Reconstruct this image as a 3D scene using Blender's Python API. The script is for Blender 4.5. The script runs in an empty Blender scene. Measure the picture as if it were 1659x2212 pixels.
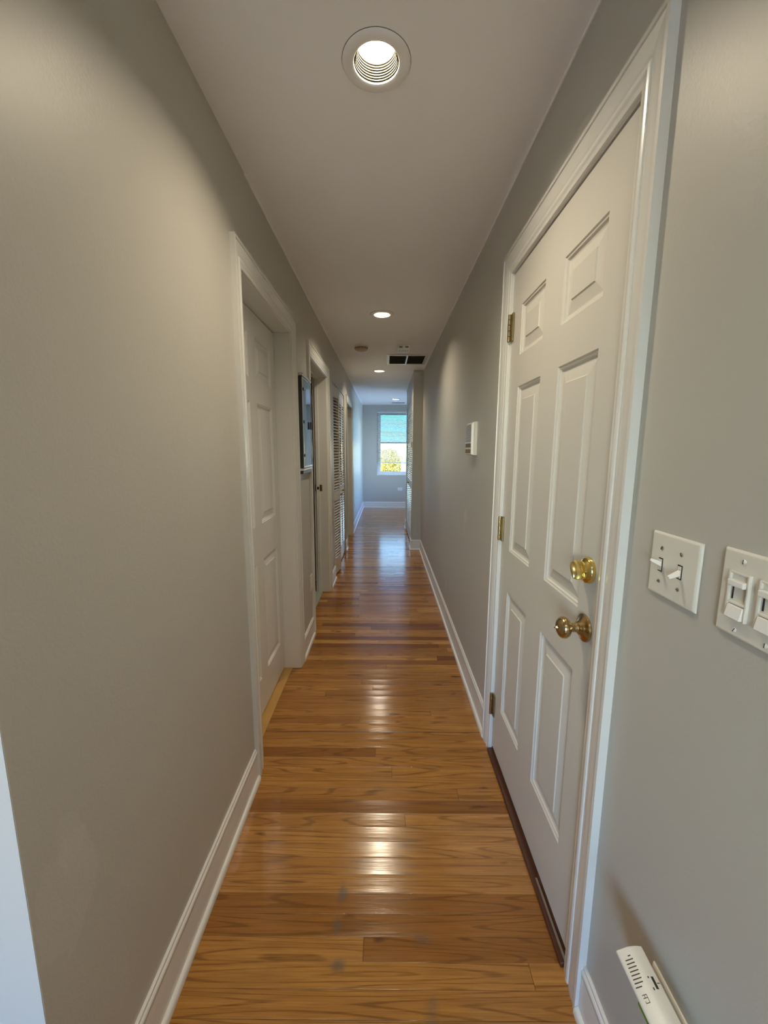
import bpy, bmesh, math, random
from mathutils import Vector, Matrix
random.seed(7)
C = bpy.context.scene.collection
sc = bpy.context.scene

# ------------------------------------------------------------------ dimensions (metres)
XL, XR, HC, ZC = -0.544, 0.4967, 1.3875, 2.427      # left wall, right wall, eye height, ceiling
XB = -0.675                                          # rear face of the left wall
YB = 9.684                                           # far wall
XO, XQ, YF = -2.3, 1.7, -3.2                         # outer shell

# ------------------------------------------------------------------ mesh helpers
class MB:
    def __init__(s): s.v = []; s.f = []
    def poly(s, pts):
        n = len(s.v); s.v += [tuple(p) for p in pts]; s.f.append(tuple(range(n, n + len(pts))))
    def box(s, x0, x1, y0, y1, z0, z1):
        n = len(s.v)
        s.v += [(x0,y0,z0),(x1,y0,z0),(x1,y1,z0),(x0,y1,z0),(x0,y0,z1),(x1,y0,z1),(x1,y1,z1),(x0,y1,z1)]
        for q in ((0,3,2,1),(4,5,6,7),(0,1,5,4),(1,2,6,5),(2,3,7,6),(3,0,4,7)):
            s.f.append(tuple(n + i for i in q))
        return s
    def obox(s, M, sx, sy, sz):
        """box of full sizes centred in the frame M"""
        n = len(s.v)
        for z in (-.5, .5):
            for x, y in ((-.5,-.5),(.5,-.5),(.5,.5),(-.5,.5)):
                s.v.append(tuple(M @ Vector((x*sx, y*sy, z*sz))))
        for q in ((0,3,2,1),(4,5,6,7),(0,1,5,4),(1,2,6,5),(2,3,7,6),(3,0,4,7)):
            s.f.append(tuple(n + i for i in q))
        return s
    def loft(s, rings, closed=True, caps=True):
        n0 = len(s.v); k = len(rings[0])
        for r in rings: s.v += [tuple(p) for p in r]
        for i in range(len(rings) - 1):
            for j in range(k if closed else k - 1):
                a = n0 + i*k + j; b = n0 + i*k + (j+1) % k
                s.f.append((a, b, b + k, a + k))
        if caps:
            s.f.append(tuple(n0 + j for j in reversed(range(k))))
            s.f.append(tuple(n0 + (len(rings)-1)*k + j for j in range(k)))
        return s
    def lathe(s, M, prof, n=48, caps=False):
        """prof = (radius, height) pairs turned about the z axis of M"""
        rings = []
        for r, h in prof:
            rings.append([M @ Vector((r*math.cos(2*math.pi*j/n), r*math.sin(2*math.pi*j/n), h)) for j in range(n)])
        return s.loft(rings, True, caps)
    def build(s, name, mat, parent=None, smooth=False, bevel=0, seg=2, origin=None):
        me = bpy.data.meshes.new(name)
        vs = s.v
        if origin is not None:
            vs = [(a-origin[0], b-origin[1], c-origin[2]) for a, b, c in vs]
        me.from_pydata(vs, [], s.f)
        bm = bmesh.new(); bm.from_mesh(me)
        bmesh.ops.remove_doubles(bm, verts=bm.verts, dist=1e-6)
        bmesh.ops.recalc_face_normals(bm, faces=bm.faces)
        bm.to_mesh(me); bm.free()
        me.materials.append(mat)
        o = bpy.data.objects.new(name, me); C.objects.link(o)
        if origin is not None: o.location = origin
        if smooth:
            for p in me.polygons: p.use_smooth = True
            try: me.set_sharp_from_angle(angle=math.radians(38))
            except Exception: pass
        if bevel:
            b = o.modifiers.new('bevel', 'BEVEL'); b.width = bevel; b.segments = seg
            b.limit_method = 'ANGLE'; b.angle_limit = math.radians(40); b.use_clamp_overlap = True
            for p in me.polygons: p.use_smooth = True
            try: me.set_sharp_from_angle(angle=math.radians(30))
            except Exception: pass
            w = o.modifiers.new('wn', 'WEIGHTED_NORMAL'); w.keep_sharp = True
        if parent is not None:
            o.parent = parent
            o.matrix_parent_inverse = PINV.get(parent.name, Matrix.Identity(4))
        return o
PINV = {}
def empty(name, loc, label=None, cat=None, group=None, kind=None):
    o = bpy.data.objects.new(name, None); C.objects.link(o)
    o.location = loc; o.empty_display_size = .05
    PINV[o.name] = Matrix.Translation(Vector(loc)).inverted()
    tag(o, label, cat, group, kind)
    return o
def tag(o, label=None, cat=None, group=None, kind=None):
    if label: o['label'] = label
    if cat: o['category'] = cat
    if group: o['group'] = group
    if kind: o['kind'] = kind
    return o
def struct(o, label=None, cat=None): return tag(o, label, cat, None, 'structure')

# ------------------------------------------------------------------ materials
def newmat(name):
    m = bpy.data.materials.new(name); m.use_nodes = True
    nt = m.node_tree; b = nt.nodes['Principled BSDF']
    return m, nt, b
def N(nt, t, **kw):
    n = nt.nodes.new(t)
    for k, v in kw.items():
        if k in n.inputs: n.inputs[k].default_value = v
        else: setattr(n, k, v)
    return n
def math_(nt, op, a, b=None, c=None):
    n = nt.nodes.new('ShaderNodeMath'); n.operation = op
    for i, v in enumerate((a, b, c)):
        if v is None: continue
        if isinstance(v, (int, float)): n.inputs[i].default_value = v
        else: nt.links.new(v, n.inputs[i])
    return n.outputs[0]
def mixc(nt, f, a, b):
    n = nt.nodes.new('ShaderNodeMix'); n.data_type = 'RGBA'
    for i, v in ((0, f), (6, a), (7, b)):
        if isinstance(v, (int, float)): n.inputs[i].default_value = v
        elif isinstance(v, tuple): n.inputs[i].default_value = (*v, 1) if len(v) == 3 else v
        else: nt.links.new(v, n.inputs[i])
    return n.outputs[2]
def mixm(nt, a, b):
    n = nt.nodes.new('ShaderNodeMix'); n.data_type = 'RGBA'; n.blend_type = 'MULTIPLY'; n.inputs[0].default_value = 1
    nt.links.new(a, n.inputs[6]); n.inputs[7].default_value = (*b, 1); return n.outputs[2]
def simple(name, col, rough=.5, metal=0, spec=.5, bump=0, bscale=200, var=0, coat=0):
    m, nt, b = newmat(name)
    b.inputs['Base Color'].default_value = (*col, 1); b.inputs['Roughness'].default_value = rough
    b.inputs['Metallic'].default_value = metal; b.inputs['Specular IOR Level'].default_value = spec
    b.inputs['Coat Weight'].default_value = coat
    tc = N(nt, 'ShaderNodeTexCoord')
    if var:
        no = N(nt, 'ShaderNodeTexNoise', Scale=9.0, Detail=3.0); nt.links.new(tc.outputs['Object'], no.inputs['Vector'])
        d = tuple(c*(1-var) for c in col)
        nt.links.new(mixc(nt, no.outputs['Fac'], d, tuple(min(1, c*(1+var)) for c in col)), b.inputs['Base Color'])
    if bump:
        no = N(nt, 'ShaderNodeTexNoise', Scale=float(bscale), Detail=3.0); nt.links.new(tc.outputs['Object'], no.inputs['Vector'])
        bp = N(nt, 'ShaderNodeBump', Strength=bump, Distance=.001)
        nt.links.new(no.outputs['Fac'], bp.inputs['Height']); nt.links.new(bp.outputs[0], b.inputs['Normal'])
    return m

def ellipse_mask(nt, a, b, ca, cb, ra, rb, soft=.25, wob=None):
    """1 inside an ellipse drawn in the two given coordinates"""
    u = math_(nt, 'DIVIDE', math_(nt, 'SUBTRACT', a, ca), ra)
    v = math_(nt, 'DIVIDE', math_(nt, 'SUBTRACT', b, cb), rb)
    r = math_(nt, 'SQRT', math_(nt, 'ADD', math_(nt, 'MULTIPLY', u, u), math_(nt, 'MULTIPLY', v, v)))
    if wob is not None: r = math_(nt, 'ADD', r, wob)
    n = nt.nodes.new('ShaderNodeMapRange'); n.interpolation_type = 'SMOOTHSTEP'
    nt.links.new(r, n.inputs[0]); n.inputs[1].default_value = 1 - soft; n.inputs[2].default_value = 1
    n.inputs[3].default_value = 1; n.inputs[4].default_value = 0
    return n.outputs[0]

WALLC = (.49, .475, .43)
def wall_mat(name, patches=(), hole_marks=()):
    m, nt, b = newmat(name)
    tc = N(nt, 'ShaderNodeTexCoord'); sx = N(nt, 'ShaderNodeSeparateXYZ'); nt.links.new(tc.outputs['Object'], sx.inputs[0])
    no = N(nt, 'ShaderNodeTexNoise', Scale=1.7, Detail=2.0); nt.links.new(tc.outputs['Object'], no.inputs['Vector'])
    col = mixc(nt, no.outputs['Fac'], tuple(c*.97 for c in WALLC), tuple(c*1.03 for c in WALLC))
    if patches:
        wn = N(nt, 'ShaderNodeTexNoise', Scale=22.0, Detail=2.0); nt.links.new(tc.outputs['Object'], wn.inputs['Vector'])
        wob = math_(nt, 'MULTIPLY', math_(nt, 'SUBTRACT', wn.outputs['Fac'], .5), .9)
        for (cy, cz, ry, rz, k) in patches:
            mk = ellipse_mask(nt, sx.outputs[1], sx.outputs[2], cy, cz, ry, rz, .12, wob)
            col = mixc(nt, math_(nt, 'MULTIPLY', mk, k), col, (.62, .60, .55))
        for (cy, cz, ry, rz) in hole_marks:  # small wall hole drawn as a dark spot
            mk = ellipse_mask(nt, sx.outputs[1], sx.outputs[2], cy, cz, ry, rz, .3)
            col = mixc(nt, math_(nt, 'MULTIPLY', mk, .6), col, (.13, .12, .1))
    nt.links.new(col, b.inputs['Base Color'])
    b.inputs['Roughness'].default_value = .42; b.inputs['Specular IOR Level'].default_value = .42
    n1 = N(nt, 'ShaderNodeTexNoise', Scale=190.0, Detail=2.0); nt.links.new(tc.outputs['Object'], n1.inputs['Vector'])
    n2 = N(nt, 'ShaderNodeTexNoise', Scale=45.0, Detail=3.0); nt.links.new(tc.outputs['Object'], n2.inputs['Vector'])
    h = math_(nt, 'ADD', n1.outputs['Fac'], math_(nt, 'MULTIPLY', n2.outputs['Fac'], .7))
    bp = N(nt, 'ShaderNodeBump', Strength=.42, Distance=.0009)
    nt.links.new(h, bp.inputs['Height']); nt.links.new(bp.outputs[0], b.inputs['Normal'])
    return m

def floor_mat():
    m, nt, b = newmat('oak_strip_floor')
    L = nt.links
    tc = N(nt, 'ShaderNodeTexCoord'); s = N(nt, 'ShaderNodeSeparateXYZ'); L.new(tc.outputs['Object'], s.inputs[0])
    x, y = s.outputs[0], s.outputs[1]
    W = .0572
    v = math_(nt, 'DIVIDE', math_(nt, 'ADD', y, 3.6741), W)
    row = math_(nt, 'FLOOR', v); fv = math_(nt, 'FRACT', v)
    wn = N(nt, 'ShaderNodeTexWhiteNoise', noise_dimensions='1D'); L.new(row, wn.inputs['W'])
    u = math_(nt, 'ADD', math_(nt, 'DIVIDE', x, .93), math_(nt, 'MULTIPLY', wn.outputs['Value'], 9.0))
    # the strips nearest the viewer: butt-joint position and the two board tones, strip by strip
    near = {-3: (-.9,.45,.45), -2: (-.9,.50,.50), -1: (.397,.62,.72), 0: (-.056,.64,.20), 1: (-.9,.24,.24), 2: (-.9,.20,.20), 3: (-.9,.58,.58), 4: (-.9,.50,.50),
            5: (-.9,.68,.68), 6: (-.9,.66,.66), 7: (.081,.48,.72), 8: (-.9,.14,.14), 9: (.301,.45,.66), 10: (-.9,.62,.62), 11: (.033,.55,.62), 12: (-.9,.58,.58),
            13: (-.04,.14,.48), 14: (-.9,.60,.60), 15: (-.9,.42,.42), 16: (-.9,.64,.64), 17: (-.128,.32,.52), 18: (.247,.60,.55), 19: (-.9,.42,.42), 20: (-.9,.38,.38),
            21: (-.34,.58,.26), 22: (-.07,.62,.40), 23: (-.139,.58,.30), 24: (-.9,.36,.36), 25: (-.9,.55,.55)}
    k_ = math_(nt, 'SUBTRACT', row, 80.)
    rp = N(nt, 'ShaderNodeValToRGB'); rp.color_ramp.interpolation = 'CONSTANT'
    L.new(math_(nt, 'DIVIDE', math_(nt, 'ADD', k_, 3.5), 32.), rp.inputs[0])
    re_ = rp.color_ramp.elements; re_[0].position = 0; re_[1].position = 28/32
    for i in range(29):
        el = re_[0] if i == 0 else (re_.new(i/32) if i < 28 else [q for q in re_ if abs(q.position - 28/32) < 1e-4][0])
        jx, ta, tb = near[i-3]; el.color = ((jx+1)/2, ta, tb, 1)
    sp_ = N(nt, 'ShaderNodeSeparateColor'); L.new(rp.outputs[0], sp_.inputs[0])
    jx = math_(nt, 'SUBTRACT', math_(nt, 'MULTIPLY', sp_.outputs[0], 2.), 1.)
    side = math_(nt, 'GREATER_THAN', x, jx)
    inr = math_(nt, 'MULTIPLY', math_(nt, 'GREATER_THAN', k_, -3.5), math_(nt, 'LESS_THAN', k_, 25.5))
    def pick(a, b):
        n = nt.nodes.new('ShaderNodeMix'); n.data_type = 'FLOAT'; L.new(inr, n.inputs[0])
        for i, q in ((2, a), (3, b)):
            if isinstance(q, (int, float)): n.inputs[i].default_value = q
            else: L.new(q, n.inputs[i])
        return n.outputs[0]
    col_i = pick(math_(nt, 'FLOOR', u), side); fu = math_(nt, 'FRACT', u)
    cb = N(nt, 'ShaderNodeCombineXYZ'); L.new(row, cb.inputs[0]); L.new(col_i, cb.inputs[1])
    wb = N(nt, 'ShaderNodeTexWhiteNoise', noise_dimensions='3D'); L.new(cb.outputs[0], wb.inputs['Vector'])
    sr = N(nt, 'ShaderNodeSeparateColor'); L.new(wb.outputs['Color'], sr.inputs[0])
    r1, r2, r3 = sr.outputs[0], sr.outputs[1], sr.outputs[2]
    tone = pick(r1, math_(nt, 'ADD', sp_.outputs[1], math_(nt, 'MULTIPLY', side, math_(nt, 'SUBTRACT', sp_.outputs[2], sp_.outputs[1]))))
    def stretched(kx, ky, scale, detail, rough=.55):
        c = N(nt, 'ShaderNodeCombineXYZ')
        L.new(math_(nt, 'ADD', math_(nt, 'MULTIPLY', x, kx), math_(nt, 'MULTIPLY', r2, 31.)), c.inputs[0])
        L.new(math_(nt, 'ADD', math_(nt, 'MULTIPLY', y, ky), math_(nt, 'MULTIPLY', r3, 17.)), c.inputs[1])
        L.new(math_(nt, 'MULTIPLY', r1, 40.), c.inputs[2])
        n = N(nt, 'ShaderNodeTexNoise', Scale=scale, Detail=detail, Roughness=rough); L.new(c.outputs[0], n.inputs['Vector'])
        return n.outputs['Fac']
    big = stretched(.75, 12., 1., 1.0, .4)
    mid0 = stretched(4., 90., 1., 2.)
    rings = math_(nt, 'SINE', math_(nt, 'MULTIPLY', math_(nt, 'ADD', big, math_(nt, 'MULTIPLY', mid0, .022)), 92.))
    rl = N(nt, 'ShaderNodeMapRange'); rl.interpolation_type = 'SMOOTHSTEP'
    L.new(rings, rl.inputs[0]); rl.inputs[1].default_value = .60; rl.inputs[2].default_value = 1.
    lines = rl.outputs[0]
    fine = stretched(9., 330., 1., 3.)
    mid = stretched(3., 60., 1., 3.)
    knot = stretched(7., 22., 1., 1.)
    # board tone
    ramp = N(nt, 'ShaderNodeValToRGB'); L.new(tone, ramp.inputs[0])
    e = ramp.color_ramp.elements
    e[0].position = 0; e[0].color = (.175, .062, .012, 1)
    e[1].position = 1; e[1].color = (.56, .280, .068, 1)
    for p, c in ((.14, (.27, .105, .019, 1)), (.45, (.41, .184, .037, 1)), (.8, (.50, .240, .052, 1))):
        q = e.new(p); q.color = c
    col = ramp.outputs[0]
    dark = math_(nt, 'MULTIPLY', lines, math_(nt, 'ADD', -.08, math_(nt, 'MULTIPLY', fine, 1.0)))
    dark = math_(nt, 'MAXIMUM', dark, 0.)
    col = mixc(nt, math_(nt, 'MULTIPLY', dark, 1.15), col, (.105, .034, .006))
    f2 = N(nt, 'ShaderNodeMapRange'); L.new(fine, f2.inputs[0]); f2.inputs[1].default_value = .42; f2.inputs[2].default_value = .68
    col = mixc(nt, math_(nt, 'MULTIPLY', f2.outputs[0], .34), col, (.11, .038, .007))
    m2 = N(nt, 'ShaderNodeMapRange'); L.new(mid, m2.inputs[0]); m2.inputs[1].default_value = .35; m2.inputs[2].default_value = .75
    col = mixc(nt, math_(nt, 'MULTIPLY', m2.outputs[0], .50), col, (.16, .060, .011))
    kn = N(nt, 'ShaderNodeMapRange'); L.new(knot, kn.inputs[0]); kn.inputs[1].default_value = .735; kn.inputs[2].default_value = .80
    col = mixc(nt, math_(nt, 'MULTIPLY', kn.outputs[0], .8), col, (.06, .022, .008))
    # worn grey scuffs
    wv = N(nt, 'ShaderNodeTexNoise', Scale=24.0, Detail=4.0); L.new(tc.outputs['Object'], wv.inputs['Vector'])
    wob = math_(nt, 'MULTIPLY', math_(nt, 'SUBTRACT', wv.outputs['Fac'], .5), 1.3)
    for (cx, cy, rx, ry, k) in ((-.130, 1.075, .022, .040, .62), (-.122, .892, .028, .022, .66), (-.135, .985, .018, .03, .45), (.112, .955, .035, .022, .40), (.12, .80, .03, .05, .35)):
        mk = ellipse_mask(nt, x, y, cx, cy, rx, ry, .8, wob)
        col = mixc(nt, math_(nt, 'MULTIPLY', mk, k), col, (.10, .085, .055))
    # seams
    ev = math_(nt, 'MINIMUM', fv, math_(nt, 'SUBTRACT', 1., fv)); ev = math_(nt, 'MULTIPLY', ev, W)
    eu = math_(nt, 'MINIMUM', fu, math_(nt, 'SUBTRACT', 1., fu)); eu = pick(math_(nt, 'MULTIPLY', eu, .93), math_(nt, 'ABSOLUTE', math_(nt, 'SUBTRACT', x, jx)))
    def seam(d, w):
        n = nt.nodes.new('ShaderNodeMapRange'); n.interpolation_type = 'SMOOTHSTEP'; L.new(d, n.inputs[0])
        n.inputs[1].default_value = 0; n.inputs[2].default_value = w; n.inputs[3].default_value = 1; n.inputs[4].default_value = 0
        return n.outputs[0]
    rs = math_(nt, 'ADD', .25, math_(nt, 'MULTIPLY', wn.outputs['Value'], .75))
    sm = math_(nt, 'MAXIMUM', math_(nt, 'MULTIPLY', seam(ev, .0011), rs), seam(eu, .0012))
    old = seam(math_(nt, 'ABSOLUTE', math_(nt, 'SUBTRACT', y, 1.812)), .0045)
    sm = math_(nt, 'MAXIMUM', sm, old)
    col = mixc(nt, math_(nt, 'MULTIPLY', sm, .8), col, (.045, .016, .006))
    L.new(col, b.inputs['Base Color'])
    ro = math_(nt, 'ADD', .115, math_(nt, 'MULTIPLY', mid, .11))
    L.new(ro, b.inputs['Roughness'])
    b.inputs['Specular IOR Level'].default_value = .5
    b.inputs['Coat Weight'].default_value = .15; b.inputs['Coat Roughness'].default_value = .1
    # relief: every strip lies at its own slight tilt, seams sink, grain stands
    tilt = math_(nt, 'MULTIPLY', math_(nt, 'SUBTRACT', fv, .5), math_(nt, 'SUBTRACT', r2, .5))
    cup = math_(nt, 'MULTIPLY', math_(nt, 'MULTIPLY', math_(nt, 'SUBTRACT', fv, .5), math_(nt, 'SUBTRACT', fv, .5)), .9)
    h = math_(nt, 'ADD', math_(nt, 'MULTIPLY', tilt, .55), cup)
    h = math_(nt, 'ADD', h, math_(nt, 'MULTIPLY', mid, .22))
    h = math_(nt, 'ADD', h, math_(nt, 'MULTIPLY', fine, .06))
    h = math_(nt, 'SUBTRACT', h, math_(nt, 'MULTIPLY', sm, .5))
    bp = N(nt, 'ShaderNodeBump', Strength=.9, Distance=.0016)
    L.new(h, bp.inputs['Height']); L.new(bp.outputs[0], b.inputs['Normal']); L.new(bp.outputs[0], b.inputs['Coat Normal'])
    return m

def emis(name, col, st):
    m, nt, b = newmat(name)
    b.inputs['Base Color'].default_value = (.9, .9, .9, 1)
    b.inputs['Emission Color'].default_value = (*col, 1); b.inputs['Emission Strength'].default_value = st
    return m
def glass_mat(name, tint=(1,1,1), refl=.08):
    m, nt, b = newmat(name); nt.nodes.remove(b)
    out = nt.nodes['Material Output']; t = N(nt, 'ShaderNodeBsdfTransparent'); t.inputs[0].default_value = (*tint, 1)
    g = N(nt, 'ShaderNodeBsdfGlossy', Roughness=.02); fr = N(nt, 'ShaderNodeFresnel', IOR=1.45)
    mx = N(nt, 'ShaderNodeMixShader'); nt.links.new(fr.outputs[0], mx.inputs[0])
    nt.links.new(t.outputs[0], mx.inputs[1]); nt.links.new(g.outputs[0], mx.inputs[2]); nt.links.new(mx.outputs[0], out.inputs[0])
    return m

WL = wall_mat('wall_paint_left', ((.585, .63, .075, .105, .22), (.60, .72, .03, .06, .2)), ((.557, 2.06, .004, .005),))
WR = wall_mat('wall_paint_right', ((2.455, .985, .045, .045, .5), (2.49, .91, .02, .05, .4), (3.158, .30, .03, .05, .3)))
WP = wall_mat('wall_paint')
CEILM = simple('ceiling_paint', (.93, .93, .94), .75, spec=.25, bump=.2, bscale=160)
WHITE = simple('white_gloss_paint', (.72, .72, .69), .26, spec=.5, bump=.10, bscale=70)
DOORW = simple('door_enamel', (.63, .615, .565), .33, spec=.45, bump=.12, bscale=120)
CORNER_PALE = simple('pale_corner', (.62, .60, .59), .5)  # lighter colour than the other walls
FLOORM = floor_mat()
HONEY = simple('honey_oak_strip', (.50, .29, .085), .3, bump=.15, bscale=60, var=.15)
DARKWOOD = simple('dark_threshold_wood', (.07, .022, .010), .35, bump=.1)
TILE = simple('grey_tile', (.33, .36, .32), .4, bump=.1)
BRASS = simple('polished_brass', (.83, .64, .22), .14, 1)
AGED = simple('aged_brass', (.50, .37, .19), .2, 1, var=.12)
BRONZE = simple('dull_brass_hinge', (.42, .35, .20), .32, 1, var=.2)
BLACK = simple('black_plastic', (.012, .012, .012), .4)
PLAST = simple('ivory_plastic', (.70, .68, .61), .32)
PLASTW = simple('white_plastic', (.78, .77, .74), .3)
TOGG = simple('bright_toggle_plastic', (.82, .80, .72), .25)
YELLOWED = simple('yellowed_plastic', (.50, .36, .20), .45)
STEEL = simple('screw_steel', (.6, .58, .53), .35, 1)
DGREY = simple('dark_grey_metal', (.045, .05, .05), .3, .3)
CHROME = simple('bright_frame_metal', (.62, .64, .64), .15, .9)
DGLASS = simple('dark_glossy_glass', (.05, .06, .065), .03, 0, spec=1.0, coat=1)
GRILLE = simple('grille_dark', (.085, .082, .07), .6)
VINYL = simple('window_vinyl', (.80, .82, .84), .35)
GLASS = glass_mat('window_glass'); ADDED_TINT = glass_mat('upper_glass_added_tint', (.19, .27, .31)); LOWGL = glass_mat('lower_sash_glass', (.60, .62, .58)); SIDEGL = glass_mat('side_glass_added_blue_tint', (.78, .89, 1.0))  # sash and side tints added to dim and colour the incoming daylight
BROWNLBL = simple('brown_label', (.20, .11, .045), .5)
GREENP = simple('green_plastic', (.09, .20, .012), .35)
BAFFLE = simple('baffle_metal', (.075, .070, .052), .8, spec=0)
GROOVE_SHADE = simple('groove_shade_black', (.0035, .0030, .0018), .9, spec=0)  # near-black bands stand in for shade between the baffle ridges
RINGM = simple('ring_white', (.88, .87, .85), .35)
LENS = emis('lamp_lens', (1.0, .86, .64), 175.)

# slat material for the blinds lets some daylight through
def slat_mat():
    m, nt, b = newmat('blind_slat_vinyl')
    b.inputs['Base Color'].default_value = (.85, .85, .82, 1); b.inputs['Roughness'].default_value = .4
    tr = N(nt, 'ShaderNodeBsdfTranslucent'); tr.inputs[0].default_value = (.8, .8, .76, 1)
    mx = N(nt, 'ShaderNodeMixShader'); mx.inputs[0].default_value = .45
    out = nt.nodes['Material Output']
    nt.links.new(b.outputs[0], mx.inputs[1]); nt.links.new(tr.outputs[0], mx.inputs[2]); nt.links.new(mx.outputs[0], out.inputs[0])
    return m
SLAT = slat_mat()

# ------------------------------------------------------------------ shell
struct(MB().box(XO-.1, XQ+.1, YF-.1, YB+.15, -.12, 0).build('floor', FLOORM), 'honey oak strip floor laid across the hallway', 'floor')

LIGHTS = [(-.030, 1.265), (-.033, 3.32), (-.090, 5.58), (.205, 8.59), (-.05, -.72)]
RO, RI = .093, .0615
def ceiling():
    m = MB(); q = .16; n = 48
    ys = sorted(LIGHTS, key=lambda p: p[1]); x0, x1 = XO-.1, XQ+.1
    y = YF-.1
    for cx, cy in ys:
        m.poly([(x0,y,ZC),(x1,y,ZC),(x1,cy-q,ZC),(x0,cy-q,ZC)])
        m.poly([(x0,cy-q,ZC),(cx-q,cy-q,ZC),(cx-q,cy+q,ZC),(x0,cy+q,ZC)])
        m.poly([(cx+q,cy-q,ZC),(x1,cy-q,ZC),(x1,cy+q,ZC),(cx+q,cy+q,ZC)])
        for j in range(n):
            a, b = 2*math.pi*j/n, 2*math.pi*(j+1)/n
            def sq(t):
                c, s = math.cos(t), math.sin(t); k = q/max(abs(c), abs(s)); return (cx+c*k, cy+s*k, ZC)
            def ci(t): return (cx+(RI+.004)*math.cos(t), cy+(RI+.004)*math.sin(t), ZC)
            m.poly([ci(a), ci(b), sq(b), sq(a)])
        y = cy + q
    m.poly([(x0,y,ZC),(x1,y,ZC),(x1,YB+.15,ZC),(x0,YB+.15,ZC)])
    t = ZC + .14
    m.poly([(x0,YF-.1,t),(x1,YF-.1,t),(x1,YB+.15,t),(x0,YB+.15,t)])
    for a, b in (((x0,YF-.1),(x1,YF-.1)), ((x1,YF-.1),(x1,YB+.15)), ((x1,YB+.15),(x0,YB+.15)), ((x0,YB+.15),(x0,YF-.1))):
        m.poly([(*a, ZC), (*b, ZC), (*b, t), (*a, t)])
    return m
struct(ceiling().build('ceiling', CEILM), 'matt off-white hallway ceiling', 'ceiling')

D1 = (1.605, 2.400, 2.040)      # closed six-panel door, left: near jamb, far jamb, head
D2 = (2.968, 3.805, 2.035)      # dark doorway, left
CL = (4.240, 5.400, 2.075)      # louvred closet, left
D4 = (5.690, 6.505, 2.035)      # far doorway, left
ED = (.892, 1.695, 2.068)       # entry door, right
wl = MB(); prev = .515
for a, b, z in (D1, D2, CL, D4):
    j = .02 if (a, b, z) != CL else 0
    wl.box(XB, XL, prev, a-j, 0, ZC); wl.box(XB, XL, a-j, b+j, z+j, ZC); prev = b+j
wl.box(XB, XL, prev, YB, 0, ZC)
struct(wl.build('wall_left', WL), 'greige wall along the left of the hallway', 'wall')
wr = MB()
wr.box(XR, XR+.13, YF, ED[0]-.02, 0, ZC); wr.box(XR, XR+.13, ED[1]+.02, 5.524, 0, ZC)
wr.box(XR, XR+.13, ED[0]-.02, ED[1]+.02, ED[2]+.02, ZC); wr.box(XR+.07, XR+.13, ED[0]-.02, ED[1]+.02, 0, ED[2]+.02)
struct(wr.build('wall_right', WR), 'greige wall along the right of the hallway', 'wall')
XP = .367; CR = (5.70, 6.98, 2.075)
wb_ = MB()
wb_.box(XP, XR+.13, 5.524, CR[0], 0, ZC)
wb_.box(XP, XP+.11, CR[0], CR[1], CR[2], ZC); wb_.box(XP, XP+.11, CR[1], 7.30, 0, ZC)
wb_.box(XP+.11, XQ, 7.19, 7.30, 0, ZC); wb_.box(1.02, 1.1, 5.524, 7.19, 0, ZC); wb_.box(XR+.13, 1.1, 5.524, 5.6, 0, ZC)
struct(wb_.build('wall_closet', WP), 'greige boxed-out closet wall jutting into the hallway', 'wall')
WIN = (-.205, .705, .79, 2.285)
wk = MB()
wk.box(XO, WIN[0], YB, YB+.14, 0, ZC); wk.box(WIN[1], XQ, YB, YB+.14, 0, ZC)
wk.box(WIN[0], WIN[1], YB, YB+.14, 0, WIN[2]); wk.box(WIN[0], WIN[1], YB, YB+.14, WIN[3], ZC)
struct(wk.build('wall_back', WP), 'grey end wall with the window at the end of the hallway', 'wall')
struct(MB().box(XO, XB, .515, .63, 0, ZC).build('wall_return', CORNER_PALE), 'pale wall return at the near end of the left wall', 'wall')
struct(MB().box(XB, XL-.0005, .5135, .5149, 0, ZC).build('wall_return_end', CORNER_PALE), 'paler end face of the left wall', 'wall')
pt = MB()
pt.box(XO, XB, 2.62, 2.70, 0, ZC); pt.box(XO, XB, 4.13, 4.22, 0, ZC); pt.box(XO, XB, 5.46, 5.56, 0, ZC); pt.box(-1.32, -1.24, 4.22, 5.46, 0, ZC)
struct(pt.build('wall_partition', WP), 'partition walls between the rooms on the left', 'wall')
fw = (-1.85, -.45, .45, 2.10)
sw3 = (7.65, 9.35, .45, 2.20)
so = MB()
so.box(XO-.1, XO, YF, YB+.14, 0, ZC); so.box(XQ, XQ+.1, 5.5, sw3[0], 0, ZC); so.box(XQ, XQ+.1, sw3[1], YB+.14, 0, ZC)
so.box(XQ, XQ+.1, sw3[0], sw3[1], 0, sw3[2]); so.box(XQ, XQ+.1, sw3[0], sw3[1], sw3[3], ZC)
struct(so.build('wall_outer', WP), 'outer walls of the side rooms', 'wall')
fr = MB()
fr.box(XO, fw[0], YF-.1, YF, 0, ZC); fr.box(fw[1], XR+.13, YF-.1, YF, 0, ZC)
fr.box(fw[0], fw[1], YF-.1, YF, 0, fw[2]); fr.box(fw[0], fw[1], YF-.1, YF, fw[3], ZC)
struct(fr.build('wall_front', WP), 'wall of the room behind the viewer with a big window', 'wall')
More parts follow.
